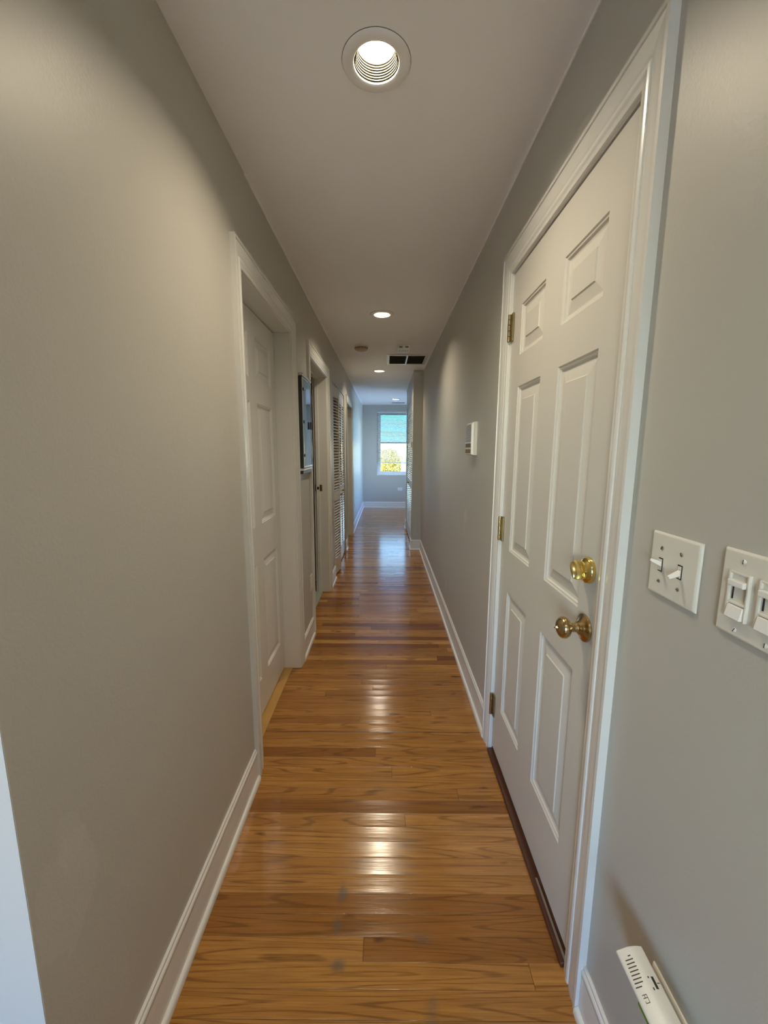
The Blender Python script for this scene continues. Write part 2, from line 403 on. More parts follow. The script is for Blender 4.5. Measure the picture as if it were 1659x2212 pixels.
# window of the room behind the viewer
w2 = MB()
for a in ((fw[0], fw[0]+.06, fw[2], fw[3]), (fw[1]-.06, fw[1], fw[2], fw[3]), (-1.18, -1.12, fw[2], fw[3])):
    w2.box(a[0], a[1], YF-.08, YF-.03, a[2], a[3])
w2.box(fw[0]+.06, fw[1]-.06, YF-.08, YF-.03, fw[2], fw[2]+.06); w2.box(fw[0]+.06, fw[1]-.06, YF-.08, YF-.03, fw[3]-.06, fw[3])
w2o = w2.build('window_2', VINYL); struct(w2o, 'window of the room behind the viewer', 'window')
MB().box(fw[0]+.06, fw[1]-.06, YF-.06, YF-.055, fw[2]+.06, fw[3]-.06).build('glass_pane', GLASS, w2o)

w3 = MB()
w3.box(XQ+.03, XQ+.08, sw3[0], sw3[0]+.06, sw3[2], sw3[3]); w3.box(XQ+.03, XQ+.08, sw3[1]-.06, sw3[1], sw3[2], sw3[3])
w3.box(XQ+.03, XQ+.08, sw3[0]+.06, sw3[1]-.06, sw3[2], sw3[2]+.06); w3.box(XQ+.03, XQ+.08, sw3[0]+.06, sw3[1]-.06, sw3[3]-.06, sw3[3])
w3o = w3.build('window_3', VINYL); struct(w3o, 'side window of the room beyond the boxed-out closet', 'window')
MB().box(XQ+.05, XQ+.055, sw3[0]+.06, sw3[1]-.06, sw3[2]+.06, sw3[3]-.06).build('glass_pane', SIDEGL, w3o)

# paint line where the ceiling white laps on to the wall tops
for nm, x, s, ya, yb in (('trim_11', XL, 1, 1.7, YB), ('trim_12', XR, -1, -.5, 5.52), ('trim_13', XP, -1, 5.55, 7.29)):
    m = MB(); a, b = sorted((x, x + s*.004)); m.box(a, b, ya, yb, ZC-.0095, ZC-.0005)
    struct(m.build(nm, simple('lapped_ceiling_paint_' + nm, (.93, .93, .92), .35)), 'thin line of ceiling paint lapped on to the wall top', 'trim')

# ------------------------------------------------------------------ casings
CAS = [(0,0),(0,.0190),(.0095,.019),(.0105,.0150),(.0125,.0165),(.015,.0160),(.030,.0155),(.044,.0130),(.052,.0105),(.053,.0095),
       (.055,.0125),(.060,.0138),(.065,.0132),(.068,.0108),(.077,.0098),(.083,.0085),(.085,.0060),(.085,0)]
def casing(side, y0, y1, ztop, parent, w=.085, fl=0.0):
    """y0,y1,ztop = inner edges of the casing. Wall plane x = side wall; three mitred pieces"""
    x, s = (XL, 1) if side == 'L' else ((XR, -1) if side == 'R' else (XP, -1))
    k = w/.085
    def P(u, t, y, z): return (x + s*t, y, z)
    # near leg: outer edge at y0-w
    near = MB().loft([[P(u,t, y0-w+u*k, fl) for u,t in CAS], [P(u,t, y0-w+u*k, ztop+w-u*k) for u,t in CAS]])
    far = MB().loft([[P(u,t, y1+w-u*k, fl) for u,t in CAS], [P(u,t, y1+w-u*k, ztop+w-u*k) for u,t in CAS]])
    head = MB().loft([[P(u,t, y0-w+u*k, ztop+w-u*k) for u,t in CAS], [P(u,t, y1+w-u*k, ztop+w-u*k) for u,t in CAS]])
    near.build('side_casing', WHITE, parent, smooth=True); far.build('side_casing', WHITE, parent, smooth=True)
    head.build('head_casing', WHITE, parent, smooth=True)
def jambs(side, y0, y1, z, parent, x_in, x_out, stop=None, stopw=.035):
    """frame boards between x_in (hall side) and x_out"""
    a, b = sorted((x_in, x_out))
    MB().box(a, b, y0-.019, y0, 0, z+.019).build('jamb', WHITE, parent, bevel=.0015)
    MB().box(a, b, y1, y1+.019, 0, z+.019).build('jamb', WHITE, parent, bevel=.0015)
    MB().box(a, b, y0, y1, z, z+.019).build('head_jamb', WHITE, parent, bevel=.0015)
    if stop:
        c, d = stop
        MB().box(c, d, y0, y0+.011, 0, z).build('door_stop', WHITE, parent, bevel=.002)
        MB().box(c, d, y1-.011, y1, 0, z).build('door_stop', WHITE, parent, bevel=.002)
        MB().box(c, d, y0+.011, y1-.011, z-.011, z).build('door_stop', WHITE, parent, bevel=.002)

t1 = empty('trim_1', (XL, (D1[0]+D1[1])/2, 0), 'white moulded casing and deep jamb around the closed left panel door', 'door frame', None, 'structure')
casing('L', D1[0]-.004, D1[1]+.004, D1[2]+.004, t1); jambs('L', *D1, t1, XL, XB)
t2 = empty('trim_2', (XL, (D2[0]+D2[1])/2, 0), 'white casing and jamb around the dark open doorway with the brass strike', 'door frame', None, 'structure')
casing('L', D2[0]-.004, D2[1]+.008, D2[2]+.004, t2); jambs('L', *D2, t2, XL, XB, (-.655, -.625))
t4 = empty('trim_4', (XL, (D4[0]+D4[1])/2, 0), 'white casing around the farthest doorway on the left', 'door frame', None, 'structure')
casing('L', D4[0]-.004, D4[1]+.004, D4[2]+.004, t4); jambs('L', *D4, t4, XL, XB, (-.635, -.60))
tE = empty('trim_3', (XR, (ED[0]+ED[1])/2, 0), 'white moulded casing around the entry door on the right', 'door frame', None, 'structure')
casing('R', ED[0]-.002, ED[1]+.002, ED[2]+.002, tE)
m = MB().box(XR, XR+.066, ED[0]-.019, ED[0], .0, ED[2]+.019); m.build('jamb', WHITE, tE, bevel=.0015)
m = MB().box(XR, XR+.066, ED[1], ED[1]+.019, .0, ED[2]+.019); m.build('jamb', WHITE, tE, bevel=.0015)
m = MB().box(XR, XR+.066, ED[0], ED[1], ED[2], ED[2]+.019); m.build('head_jamb', WHITE, tE, bevel=.0015)
# weather seal reading as the dark line over and beside the leaf
MB().box(XR+.054, XR+.062, ED[0], ED[1], ED[2]-.02, ED[2]).build('door_stop', simple('dark_seal', (.06,.055,.045), .6), tE)
# strike plate on the far jamb of the dark doorway
sp = MB(); sp.box(-.668, -.600, D2[1]-.0016, D2[1], .998, 1.058)
spo = sp.build('strike_plate', BRASS, t2, bevel=.0006); tag(spo, 'brass strike plate')
MB().box(-.646, -.628, D2[1]-.0124, D2[1]-.0016, 1.014, 1.040).build('latch_hole', BLACK, spo)

# ------------------------------------------------------------------ six-panel door leaf
def panel_leaf(xf, s, y0, y1, z0, z1, cols, rows, thick=.040, mat=DOORW):
    """front face at x = xf looking along s (+1 / -1); cols/rows = panel openings. Returns MB"""
    m = MB()
    ys = sorted({y0, y1, *[c for ab in cols for c in ab]}); zs = sorted({z0, z1, *[c for ab in rows for c in ab]})
    rings = ((0, 0), (.0035, .0035), (.0075, .0042), (.0105, .0088), (.017, .0105), (.020, .0105), (.050, .0048), (.0525, .0020), (.056, .0020))
    for i in range(len(ys)-1):
        for j in range(len(zs)-1):
            a, b, c, d = ys[i], ys[i+1], zs[j], zs[j+1]
            if (a, b) in cols and (c, d) in rows:
                rr = [[(xf - s*t, a+o, c+o), (xf - s*t, b-o, c+o), (xf - s*t, b-o, d-o), (xf - s*t, a+o, d-o)] for o, t in rings]
                n = len(m.v)
                m.loft(rr, True, False); m.poly(rr[-1])
            else:
                m.poly([(xf, a, c), (xf, b, c), (xf, b, d), (xf, a, d)])
    xb = xf - s*thick
    m.poly([(xb,y0,z0),(xb,y0,z1),(xb,y1,z1),(xb,y1,z0)])
    m.poly([(xf,y0,z0),(xb,y0,z0),(xb,y1,z0),(xf,y1,z0)]); m.poly([(xf,y0,z1),(xf,y1,z1),(xb,y1,z1),(xb,y0,z1)])
    m.poly([(xf,y0,z0),(xf,y0,z1),(xb,y0,z1),(xb,y0,z0)]); m.poly([(xf,y1,z0),(xb,y1,z0),(xb,y1,z1),(xf,y1,z1)])
    return m

# left closed door
d2 = empty('door_2', (-.64, D1[1], 0), 'closed white six-panel door set deep in the near left doorway', 'door', None, 'structure')
lm = panel_leaf(-.640, 1, D1[0]+.003, D1[1]-.003, .012, D1[2]-.006, [(1.692, 1.948), (2.056, 2.320)], [(.205, .820), (1.008, 1.612), (1.722, 1.928)], .034)
lf = lm.build('door_leaf', WHITE, d2)
# honey wood strip on the floor in front of that leaf
struct(MB().box(-.675, -.592, D1[0], D1[1], -.001, .003).build('trim_5', HONEY, bevel=.001), 'honey coloured wood saddle strip under the closed left door', 'trim')
# tile strip beyond the dark doorway
struct(MB().box(-1.6, -.612, D2[0], D2[1], -.001, .004).build('trim_6', TILE), 'grey tile edge inside the dark doorway', 'trim')

# right entry door
d1 = empty('door_1', (XR, ED[1], 0), 'closed white six-panel entry door with brass deadbolt, knob and hinges', 'door', None, 'structure')
XE = XR + .004
em = panel_leaf(XE, -1, ED[0]+.004, ED[1]-.004, .036, ED[2]-.005, [(.998, 1.224), (1.360, 1.584)], [(.271, .812), (.985, 1.627), (1.742, 1.921)], .042)
leafE = em.build('door_leaf', DOORW, d1)
def frame_x(x, y, z, s):
    """matrix whose z axis points along s*x, and y axis points up"""
    zx = Vector((s, 0, 0)); yx = Vector((0, 0, 1)); xx = yx.cross(zx)
    M = Matrix((xx, yx, zx)).transposed().to_4x4(); M.translation = Vector((x, y, z)); return M
# hinges
for hz in (1.866, 1.058, .240):
    h = MB()
    h.box(XR-.003, XR-.0012+.004, ED[1]-.030, ED[1]-.004, hz-.052, hz+.052)
    ho = h.build('hinge', BRONZE, d1, bevel=.0006); tag(ho, 'dull brass butt hinge')
    k = MB()
    for i in range(5):
        a = hz - .052 + i*.0208; Mk = Matrix.Translation((XR-.0075, ED[1]-.001, a+.0006))
        k.lathe(Mk, [(.0001,0),(.0058,0),(.0065,.0008),(.0065,.0188),(.0058,.0196),(.0001,.0196)], 20)
    ko = k.build('hinge_knuckle', BRONZE, ho, smooth=True)
# deadbolt
M = frame_x(XE, .955, 1.098, -1)
db = MB().lathe(M, [(.0001,0),(.0325,0),(.0330,.002),(.0325,.009),(.0300,.0125),(.0215,.0165),(.0205,.0200),(.0001,.0200)], 56).build('deadbolt', BRASS, d1, smooth=True)
tag(db, 'shiny brass deadbolt')
tt = MB()
prof = [(-.0235, -.0045), (-.010, -.0095), (.010, -.0095), (.0235, -.0045), (.0235, .0045), (.010, .0095), (-.010, .0095), (-.0235, .0045)]
ang = math.radians(27); rc, rs_ = math.cos(ang), math.sin(ang)
def tp(a, b, h, k=1.0): return M @ Vector(((b*k)*rc - (a*k)*rs_, (b*k)*rs_ + (a*k)*rc, h))
tt.loft([[tp(a*.80, b, .0195) for a, b in prof], [tp(a*.98, b, .0225) for a, b in prof], [tp(a, b*.85, .034) for a, b in prof], [tp(a*.82, b*.55, .0425) for a, b in prof], [tp(a*.45, b*.35, .0450) for a, b in prof]])
tt.build('thumb_turn', BRASS, db, smooth=True, bevel=.0012)
# knob
M = frame_x(XE, .953, .950, -1)
kb = MB().lathe(M, [(.0001,0),(.0345,0),(.0355,.002),(.0345,.0055),(.0300,.0080),(.0270,.0085),(.0190,.0140),(.0155,.0185),(.0125,.0200),
    (.0122,.0230),(.0112,.0250),(.0110,.0370),(.0125,.0390),(.0180,.0405),(.0235,.0440),(.0268,.0500),(.0270,.0555),(.0250,.0610),(.0200,.0655),(.0130,.0680),(.0075,.0686),(.0068,.0676),(.0001,.0676)], 64).build('door_knob', AGED, d1, smooth=True)
tag(kb, 'aged brass round knob')
pb = MB().lathe(M, [(.0001,.0670),(.0048,.0672),(.0045,.0700),(.0026,.0722),(.0022,.0760),(.0001,.0775)], 24).build('privacy_button', AGED, kb, smooth=True)
Mp = frame_x(XE-.0065, .9475, .972, -1)
MB().lathe(Mp, [(.0001,-.002),(.0030,-.002),(.0030,.0024),(.0001,.0024)], 16).build('screw', BLACK, kb)
# latch edge plate
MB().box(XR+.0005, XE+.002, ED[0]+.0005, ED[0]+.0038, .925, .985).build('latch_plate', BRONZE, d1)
# dark threshold under the entry door
th = MB(); th.box(XR-.016, XR+.062, ED[0]-.0, ED[1]+.0, .0, .014); th.box(XR+.006, XR+.062, ED[0], ED[1], .014, .022)
tho = th.build('trim_7', DARKWOOD, bevel=.003); struct(tho, 'dark wood threshold under the entry door', 'trim')
MB().box(XR-.004, XR+.002, ED[0]+.002, ED[0]+.22, .0136, .0166).build('metal_strip', STEEL, tho)
MB().box(XR+.012, XR+.030, ED[0]+.01, ED[1]-.01, .0218, .034).build('door_sweep', BLACK, tho)

# ------------------------------------------------------------------ baseboards
BP = [(0,.142),(.004,.142),(.0065,.140),(.0070,.133),(.0095,.131),(.0115,.127),(.0118,.121),(.0100,.118),(.0105,.112),(.0105,.020),
      (.0130,.0200),(.0175,.0180),(.0205,.0130),(.0220,.0070),(.0222,0),(0,0)]
def baseboard(name, pts, normals, lbl):
    """pts along the wall foot; normals = outward unit normal of every run; corners are mitred"""
    rings = []
    n = len(pts)
    for i, p in enumerate(pts):
        if i == 0: d = Vector(normals[0])
        elif i == n-1: d = Vector(normals[-1])
        else:
            a, b = Vector(normals[i-1]), Vector(normals[i]); d = (a+b)/(1 + a.dot(b))
        rings.append([(p[0]+d[0]*t, p[1]+d[1]*t, z) for t, z in BP])
    m = MB().loft(rings)
    return struct(m.build(name, WHITE, smooth=True), lbl, 'baseboard')
R_, L_ = (1, 0), (-1, 0)
baseboard('baseboard_left', [(XL,.5149),(XL,D1[0]-.0895)], [R_], 'white baseboard at the near end of the left wall')
baseboard('baseboard_left', [(XL,D1[1]+.0895),(XL,D2[0]-.0895)], [R_], 'short white baseboard under the dark wall cabinet')
baseboard('baseboard_left', [(XL,D2[1]+.0935),(XL,4.238)], [R_], 'stub of white baseboard before the left louvred closet')
baseboard('baseboard_left', [(XL,5.402),(XL,D4[0]-.0895)], [R_], 'stub of white baseboard after the left louvred closet')
baseboard('baseboard_left', [(XL,D4[1]+.0895),(XL,YB),(XQ,YB)], [R_, (0,-1)], 'white baseboard turning from the left wall to the window wall')
baseboard('baseboard_right', [(XR,YF),(XR,ED[0]-.0875)], [L_], 'white baseboard near the plug-in detector')
baseboard('baseboard_right', [(XR,ED[1]+.0875),(XR,5.524),(XP,5.524),(XP,5.698)], [L_, (0,-1), L_], 'long white baseboard on the right wall, wrapping the closet corner')
baseboard('baseboard_right', [(XP,6.982),(XP,7.30)], [L_], 'stub of white baseboard past the right louvred closet')

# ------------------------------------------------------------------ louvred bifold doors
def louvre_panel(P0, P1, z0=.022, z1=2.040, knob=None, parent=None, flip=1):
    """one panel standing from P0 to P1 (plan points); hall side is the left normal * flip"""
    a, b = Vector((*P0, 0)), Vector((*P1, 0)); d = (b-a); L = d.length; d.normalize()
    nrm = Vector((d.y, -d.x, 0))*flip
    M = Matrix((d, nrm, Vector((0,0,1)))).transposed().to_4x4(); M.translation = a
    T = .027; st = .040
    def bx(m, u0, u1, z_0, z_1, t=T):
        m.obox(M @ Matrix.Translation(((u0+u1)/2, 0, (z_0+z_1)/2)), u1-u0, t, z_1-z_0)
    root = MB()
    bx(root, 0, st, z0, z1); bx(root, L-st, L, z0, z1)
    for r0, r1 in ((z0, .190), (.835, .940), (1.930, z1)): bx(root, st, L-st, r0, r1)
    po = root.build('louvred_panel', WHITE, parent, bevel=.0015)
    for lo, hi in ((.190, .835), (.940, 1.930)):
        s = MB(); n = round((hi-lo)/.0308); dz = (hi-lo)/n
        for i in range(n):
            z = lo + (i+.5)*dz
            Ms = M @ Matrix.Translation((L/2, 0, z)) @ Matrix.Rotation(math.radians(-38), 4, 'X')
            s.obox(Ms, L-2*st+.002, .034, .0062)
        s.build('louvres', WHITE, po)
    if knob is not None:
        Mk = M @ Matrix.Translation((knob, T/2, .885)) @ Matrix.Rotation(math.radians(-90), 4, 'X')
        MB().lathe(Mk, [(.0001,0),(.009,0),(.008,.006),(.007,.010),(.013,.017),(.015,.023),(.012,.029),(.0001,.031)], 24).build('knob', BRONZE, po, smooth=True)
    return po
d5 = empty('door_5', (XL-.02, 4.26, 0), 'white louvred bifold closet doors on the left, near pair ajar', 'closet door', None, 'structure')
A0, A1, A2 = (-.566, 4.262), (-.524, 4.542), (-.566, 4.822)
louvre_panel(A0, A1, parent=d5)
louvre_panel((A1[0]-.002, A1[1]+.003), A2, parent=d5, knob=.05)
louvre_panel((-.566, 4.832), (-.562, 5.108), parent=d5, knob=.22)
louvre_panel((-.562, 5.112), (-.566, 5.388), parent=d5)
struct(MB().box(-.580, -.552, 4.25, 5.39, 2.048, 2.074).build('trim_8', WHITE, bevel=.001), 'white track across the top of the left closet opening', 'trim')
d6 = empty('door_6', (XP+.02, 5.72, 0), 'white louvred bifold closet doors on the boxed-out right wall', 'closet door', None, 'structure')
for i in range(4):
    a = 5.712 + i*.3145
    louvre_panel((XP+.020, a), (XP+.020, a+.310), parent=d6, flip=-1, knob={1: .27, 2: .04}.get(i))
struct(MB().box(XP+.006, XP+.036, 5.705, 6.975, 2.048, 2.074).build('trim_9', WHITE, bevel=.001), 'white track across the top of the right closet opening', 'trim')

# ------------------------------------------------------------------ recessed lights
def light(i, x, y, lbl):
    r = empty('recessed_light', (x, y, ZC), lbl, 'ceiling light', 'recessed lights down the hallway ceiling')
    M = Matrix.Translation((x, y, ZC))
    MB().lathe(M, [(RO,0),(RO,-.0022),(RO-.003,-.0042),(RO-.012,-.0062),(RI+.010,-.0068),(RI+.003,-.0060),(RI,-.0040),(RI,.001)], 72).build('trim_ring', RINGM, r, smooth=True)
    MB().lathe(M, [(RO+.0009,-.0002),(RO+.0009,-.0006),(RO-.0004,-.0008)], 72).build('painted_gap_shadow', DGREY, r)  # dark annulus painted as the shadow gap around the trim ring
    pr = [(RI,-.001)]; n = 7
    for k in range(n):
        h = .002 + k*.0056; rr = RI - k*.0013
        pr += [(rr-.0002, h), (rr-.0022, h+.0012), (rr-.0022, h+.0030), (rr-.0006, h+.0044)]
    pr += [(.0515, .0430)]
    bo = MB().lathe(M, pr, 72).build('baffle', BAFFLE, r, smooth=False)
    gm = MB()
    for k in range(n):
        h = .002 + k*.0056; rr = RI - k*.0013
        gm.lathe(M, [(rr-.0012, h-.0014), (rr-.0026, h-.0008), (rr-.0026, h+.0008), (rr-.0018, h+.0010)], 72)
    gm.build('painted_groove_shade', GROOVE_SHADE, bo)
    MB().lathe(M, [(.0518,.0430),(.0440,.0412),(.0300,.0400),(.0001,.0395)], 64).build('lamp_lens', LENS, r, smooth=True)
    return r
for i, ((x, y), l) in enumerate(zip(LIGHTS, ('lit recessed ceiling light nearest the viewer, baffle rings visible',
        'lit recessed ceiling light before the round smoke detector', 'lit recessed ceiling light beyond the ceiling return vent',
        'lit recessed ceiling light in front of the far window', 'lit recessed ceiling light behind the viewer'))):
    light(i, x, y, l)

# ------------------------------------------------------------------ ceiling devices
sd = MB().lathe(Matrix.Translation((-.252, 4.285, ZC)) @ Matrix.Rotation(math.pi, 4, 'X'), [(.0001,0),(.070,0),(.071,.006),(.069,.012),(.064,.015)], 48).build('smoke_detector', PLASTW, smooth=True, origin=(-.252, 4.285, ZC))
tag(sd, 'round yellowed smoke detector with a white base, left of the square alarm', 'smoke detector')
PINV[sd.name] = Matrix.Translation((-.252, 4.285, ZC)).inverted()
Mz = Matrix.Translation((-.252, 4.285, ZC)) @ Matrix.Rotation(math.pi, 4, 'X')
MB().lathe(Mz, [(.064,.015),(.066,.018),(.065,.034),(.056,.043),(.030,.047),(.0001,.048)], 48).build('detector_cover', YELLOWED, sd, smooth=True)
vs = MB()
for k in range(14):
    a = 2*math.pi*k/14
    vs.obox(Mz @ Matrix.Rotation(a, 4, 'Z') @ Matrix.Translation((.0655, 0, .0255)), .003, .018, .007)
vs.build('vent_slots', simple('detector_slot', (.16,.10,.05), .6), sd)

ca = empty('carbon_monoxide_alarm', (.178, 4.30, ZC), 'square white ceiling alarm with two dark windows, beside the return vent', 'alarm')
MB().box(.120, .236, 4.240, 4.372, ZC-.040, ZC).build('alarm_body', PLASTW, ca, bevel=.004)
for a in (.132, .192):
    MB().box(a, a+.034, 4.2385, 4.2410, ZC-.026, ZC-.012).build('dark_window', BROWNLBL, ca)
g = MB()
for k in range(6): g.box(.130+k*.017, .140+k*.017, 4.262, 4.350, ZC-.0408, ZC-.0398)
g.build('speaker_grille', simple('alarm_grille', (.35,.36,.36), .6), ca)

# return vent
rv = empty('return_vent', (.24, 4.888, ZC), 'wide white-framed return air vent with two dark grilles beside the closet wall', 'vent')
f = MB()
vx0, vx1, vy0, vy1, vb = .010, .466, 4.645, 5.130, .030
f.box(vx0, vx0+vb, vy0, vy1, ZC-.010, ZC); f.box(vx1-vb, vx1, vy0, vy1, ZC-.010, ZC)
f.box(vx0+vb, vx1-vb, vy0, vy0+vb, ZC-.010, ZC); f.box(vx0+vb, vx1-vb, vy1-vb, vy1, ZC-.010, ZC)
f.box(.228, .248, vy0+vb, vy1-vb, ZC-.010, ZC)
f.build('vent_frame', WHITE, rv, bevel=.002)
for a, b in ((vx0+vb, .228), (.248, vx1-vb)):
    q = MB(); q.box(a, b, vy0+vb, vy1-vb, ZC-.0020, ZC-.0010)
    n = 28
    for k in range(n):
        yy = vy0+vb + (k+.5)*(vy1-vy0-2*vb)/n
        q.obox(Matrix.Translation(((a+b)/2, yy, ZC-.0050)) @ Matrix.Rotation(math.radians(40), 4, 'X'), b-a, .009, .0010)
    q.build('grille', GRILLE, rv)
fv_ = empty('ceiling_register', (.277, 9.20, ZC), 'narrow ceiling register just in front of the far window', 'vent')
q = MB(); q.box(.128, .425, 9.13, 9.15, ZC-.008, ZC); q.box(.128, .425, 9.25, 9.27, ZC-.008, ZC); q.box(.128, .145, 9.15, 9.25, ZC-.008, ZC); q.box(.408, .425, 9.15, 9.25, ZC-.008, ZC)
q.build('vent_frame', WHITE, fv_, bevel=.001)
q = MB(); q.box(.145, .408, 9.15, 9.25, ZC-.0020, ZC-.0010)
for k in range(8): q.obox(Matrix.Translation((.2765, 9.156+k*.0125, ZC-.005)) @ Matrix.Rotation(math.radians(40), 4, 'X'), .263, .008, .001)
q.build('grille', GRILLE, fv_)

# ------------------------------------------------------------------ wall devices
def rbox(m, x0, x1, y0, y1, z0, z1): return m.box(min(x0,x1), max(x0,x1), y0, y1, z0, z1)
def plate(name, x, s, y0, y1, z0, z1, lbl, cat, mat=PLAST, t=.0062, group=None):
    r = empty(name, (x, (y0+y1)/2, (z0+z1)/2), lbl, cat, group)
    # bevelled face plate
    k = .0055
    m = MB().loft([[(x, y0, z0), (x, y1, z0), (x, y1, z1), (x, y0, z1)],
                   [(x+s*t*.45, y0, z0), (x+s*t*.45, y1, z0), (x+s*t*.45, y1, z1), (x+s*t*.45, y0, z1)],
                   [(x+s*t*.85, y0+k*.5, z0+k*.5), (x+s*t*.85, y1-k*.5, z0+k*.5), (x+s*t*.85, y1-k*.5, z1-k*.5), (x+s*t*.85, y0+k*.5, z1-k*.5)],
                   [(x+s*t, y0+k, z0+k), (x+s*t, y1-k, z0+k), (x+s*t, y1-k, z1-k), (x+s*t, y0+k, z1-k)]])
    m.build('face_plate', mat, r, bevel=.0012)
    return r
def screw(r, x, y, z, s, mat=STEEL, ang=.5, rad=.0034):
    M = frame_x(x, y, z, s)
    so_ = MB().lathe(M, [(.0001,.0016),(rad*.6,.0015),(rad,.0008),(rad,-.001)], 20).build('screw', mat, r, smooth=True)
    Mq = M @ Matrix.Rotation(ang, 4, 'Z')
    MB().obox(Mq @ Matrix.Translation((0, 0, .0014)), rad*1.8, .0009, .0009).build('screw_slot', BLACK, so_)
sw = plate('light_switch', XR, -1, .610, .726, 1.131, 1.245, 'double toggle switch plate, one lever up and one down, beside the entry door', 'light switch')
for y, up in ((.6955, 1), (.6485, 0)):
    zc = 1.188
    MB().box(XR-.0068, XR-.0055, y-.0052, y+.0052, zc-.0122, zc+.0122).build('toggle_slot', BLACK, sw)
    MB().box(XR-.0078, XR-.0058, y-.0036, y+.0036, zc-.0100, zc+.0100).build('toggle_collar', PLAST, sw)
    a = math.radians(24 if up else -24)
    T0 = Matrix.Translation((XR-.004, y, zc)) @ Matrix.Rotation(a, 4, 'Y')
    rings = []
    for h, wy, wz in ((.0, .0064, .0085), (-.010, .0058, .0075), (-.0205, .0046, .0054), (-.0225, .0036, .0042)):
        rings.append([T0 @ Vector((h, sy*wy/2, sz*wz/2)) for sy, sz in ((-1,-1),(1,-1),(1,1),(-1,1))])
    MB().loft(rings).build('toggle_lever', TOGG, sw, bevel=.0006)
    for dz in (.030, -.030): screw(sw, XR-.0062, y, zc+dz, -1, ang=random.uniform(0, 3))
dm = plate('dimmer_switch', XR, -1, .453, .5695, 1.1285, 1.2520, 'two-gang dimmer plate with slide controls at the picture edge', 'light switch')
for y in (.5345, .4880):
    zc = 1.190
    # frame, slider track, slider, paddle
    fz0, fz1 = 1.1555, 1.2225
    f = MB()
    f.box(XR-.0105, XR-.0055, y-.0165, y-.0135, fz0, fz1); f.box(XR-.0105, XR-.0055, y+.0135, y+.0165, fz0, fz1)
    f.box(XR-.0105, XR-.0055, y-.0135, y+.0135, fz1-.003, fz1); f.box(XR-.0100, XR-.0055, y-.0135, y+.0135, 1.1765, 1.1800)
    f.build('dimmer_frame', PLAST, dm, bevel=.0008)
    MB().box(XR-.0070, XR-.0055, y-.0135, y+.0135, fz0, fz1-.003).build('slide_bed', PLAST, dm)
    MB().box(XR-.0078, XR-.0069, y+.0085, y+.0105, 1.1830, 1.2110).build('slide_slot', BLACK, dm)
    MB().box(XR-.0150, XR-.0066, y-.0125, y+.0128, 1.2025, 1.2115).build('slider', PLASTW, dm, bevel=.0015)
    MB().loft([[(XR-.0066,y-.013,1.1565),(XR-.0066,y+.013,1.1565),(XR-.0066,y+.013,1.1755),(XR-.0066,y-.013,1.1755)],
               [(XR-.0145,y-.0125,1.1570),(XR-.0145,y+.0125,1.1570),(XR-.0108,y+.0125,1.1750),(XR-.0108,y-.0125,1.1750)]]).build('paddle', PLASTW, dm, bevel=.0012)
    for dz in (.0480, -.0500): screw(dm, XR-.0062, y, zc+dz, -1, PLASTW, random.uniform(0, 3))

# near outlet plate lying lengthwise with the plug-in detector
op = plate('outlet', XR, -1, .490, .604, .396, .467, 'lengthwise outlet plate low on the near right wall behind the plug-in detector', 'outlet')
for y in (.527, .567):
    MB().box(XR-.0072, XR-.0060, y-.0135, y+.0135, .4155, .4475).build('receptacle', PLASTW, op, bevel=.002)
pdv = empty('plug_in_detector', (.452, .545, .44), 'white plug-in detector with slot vents and a side switch, low by the entry door', 'detector')
# body: long axis along y, bevelled upper front edge
def body_prof(y): return [(XR-.012, y, .402), (XR-.0300, y, .402), (XR-.0735, y, .487), (XR-.0722, y, .4905), (XR-.0527, y, .4995), (XR-.0400, y, .5012), (XR-.0287, y, .5000), (XR-.0270, y, .497), (XR-.0270, y, .420), (XR-.012, y, .420)]
MB().loft([body_prof(.455), body_prof(.603)]).build('detector_body', PLAST, pdv, bevel=.0010)
MB().box(XR-.0292, XR-.0078, .512, .546, .4205, .4440).build('plug_block', PLAST, pdv)
def on_slope(m, u0, u1, ya, yb, lift=.0003):
    """patch on the sloping vent face; u runs 0 (outer edge) to 1 (top edge)"""
    p0, p1 = Vector((XR-.0722, 0, .4905)), Vector((XR-.0527, 0, .4995)); nn = Vector((-(p1.z-p0.z), 0, p1.x-p0.x)).normalized()
    a, b = p0.lerp(p1, u0), p0.lerp(p1, u1)
    r = [[(q.x + nn.x*h, y, q.z + nn.z*h) for q, y in ((a, ya), (b, ya), (b, yb), (a, yb))] for h in (-.0006, lift)]
    m.loft(r)
vn = MB()
for k in range(9):
    y = .5905 - k*.0051
    u0, u1 = {0: (.62, .85), 8: (.10, .62)}.get(k, (.30 - .02*k, .93 - .03*max(0, k-4)))
    on_slope(vn, u0, u1, y-.0007, y+.0007)
vn.build('vent_slots', BLACK, pdv)
MB().box(XR-.0405, XR-.0365, .5430, .5590, .5004, .5016).build('switch_slot', BLACK, pdv)
for a, b in ((.5575, .5600), (.5420, .5455)): MB().box(XR-.0455, XR-.0435, a, b, .5003, .50085).build('switch_mark', DGREY, pdv)
mk = MB()
mk.box(XR-.0350, XR-.0305, .5505, .5513, .5002, .5010)
for a, b in ((.4985, .5000), (.4950, .4962)): MB().box(XR-.0430, XR-.0350, a, b, .5003, .5014).build('switch_mark', DGREY, pdv)
mk.build('switch_tick', DGREY, pdv)
ic = MB()
for u0, u1, a, b in ((.30, .62, .5390, .5398), (.30, .62, .5352, .5360), (.44, .48, .5352, .5398), (.62, .66, .5290, .5398), (.34, .66, .5290, .5298), (.34, .38, .5290, .5322)): on_slope(ic, u0, u1, a, b)
ic.build('printed_mark', DGREY, pdv)
MB().box(XR-.0735, XR-.0690, .456, .537, .4805, .4850).build('green_strip', GREENP, pdv)

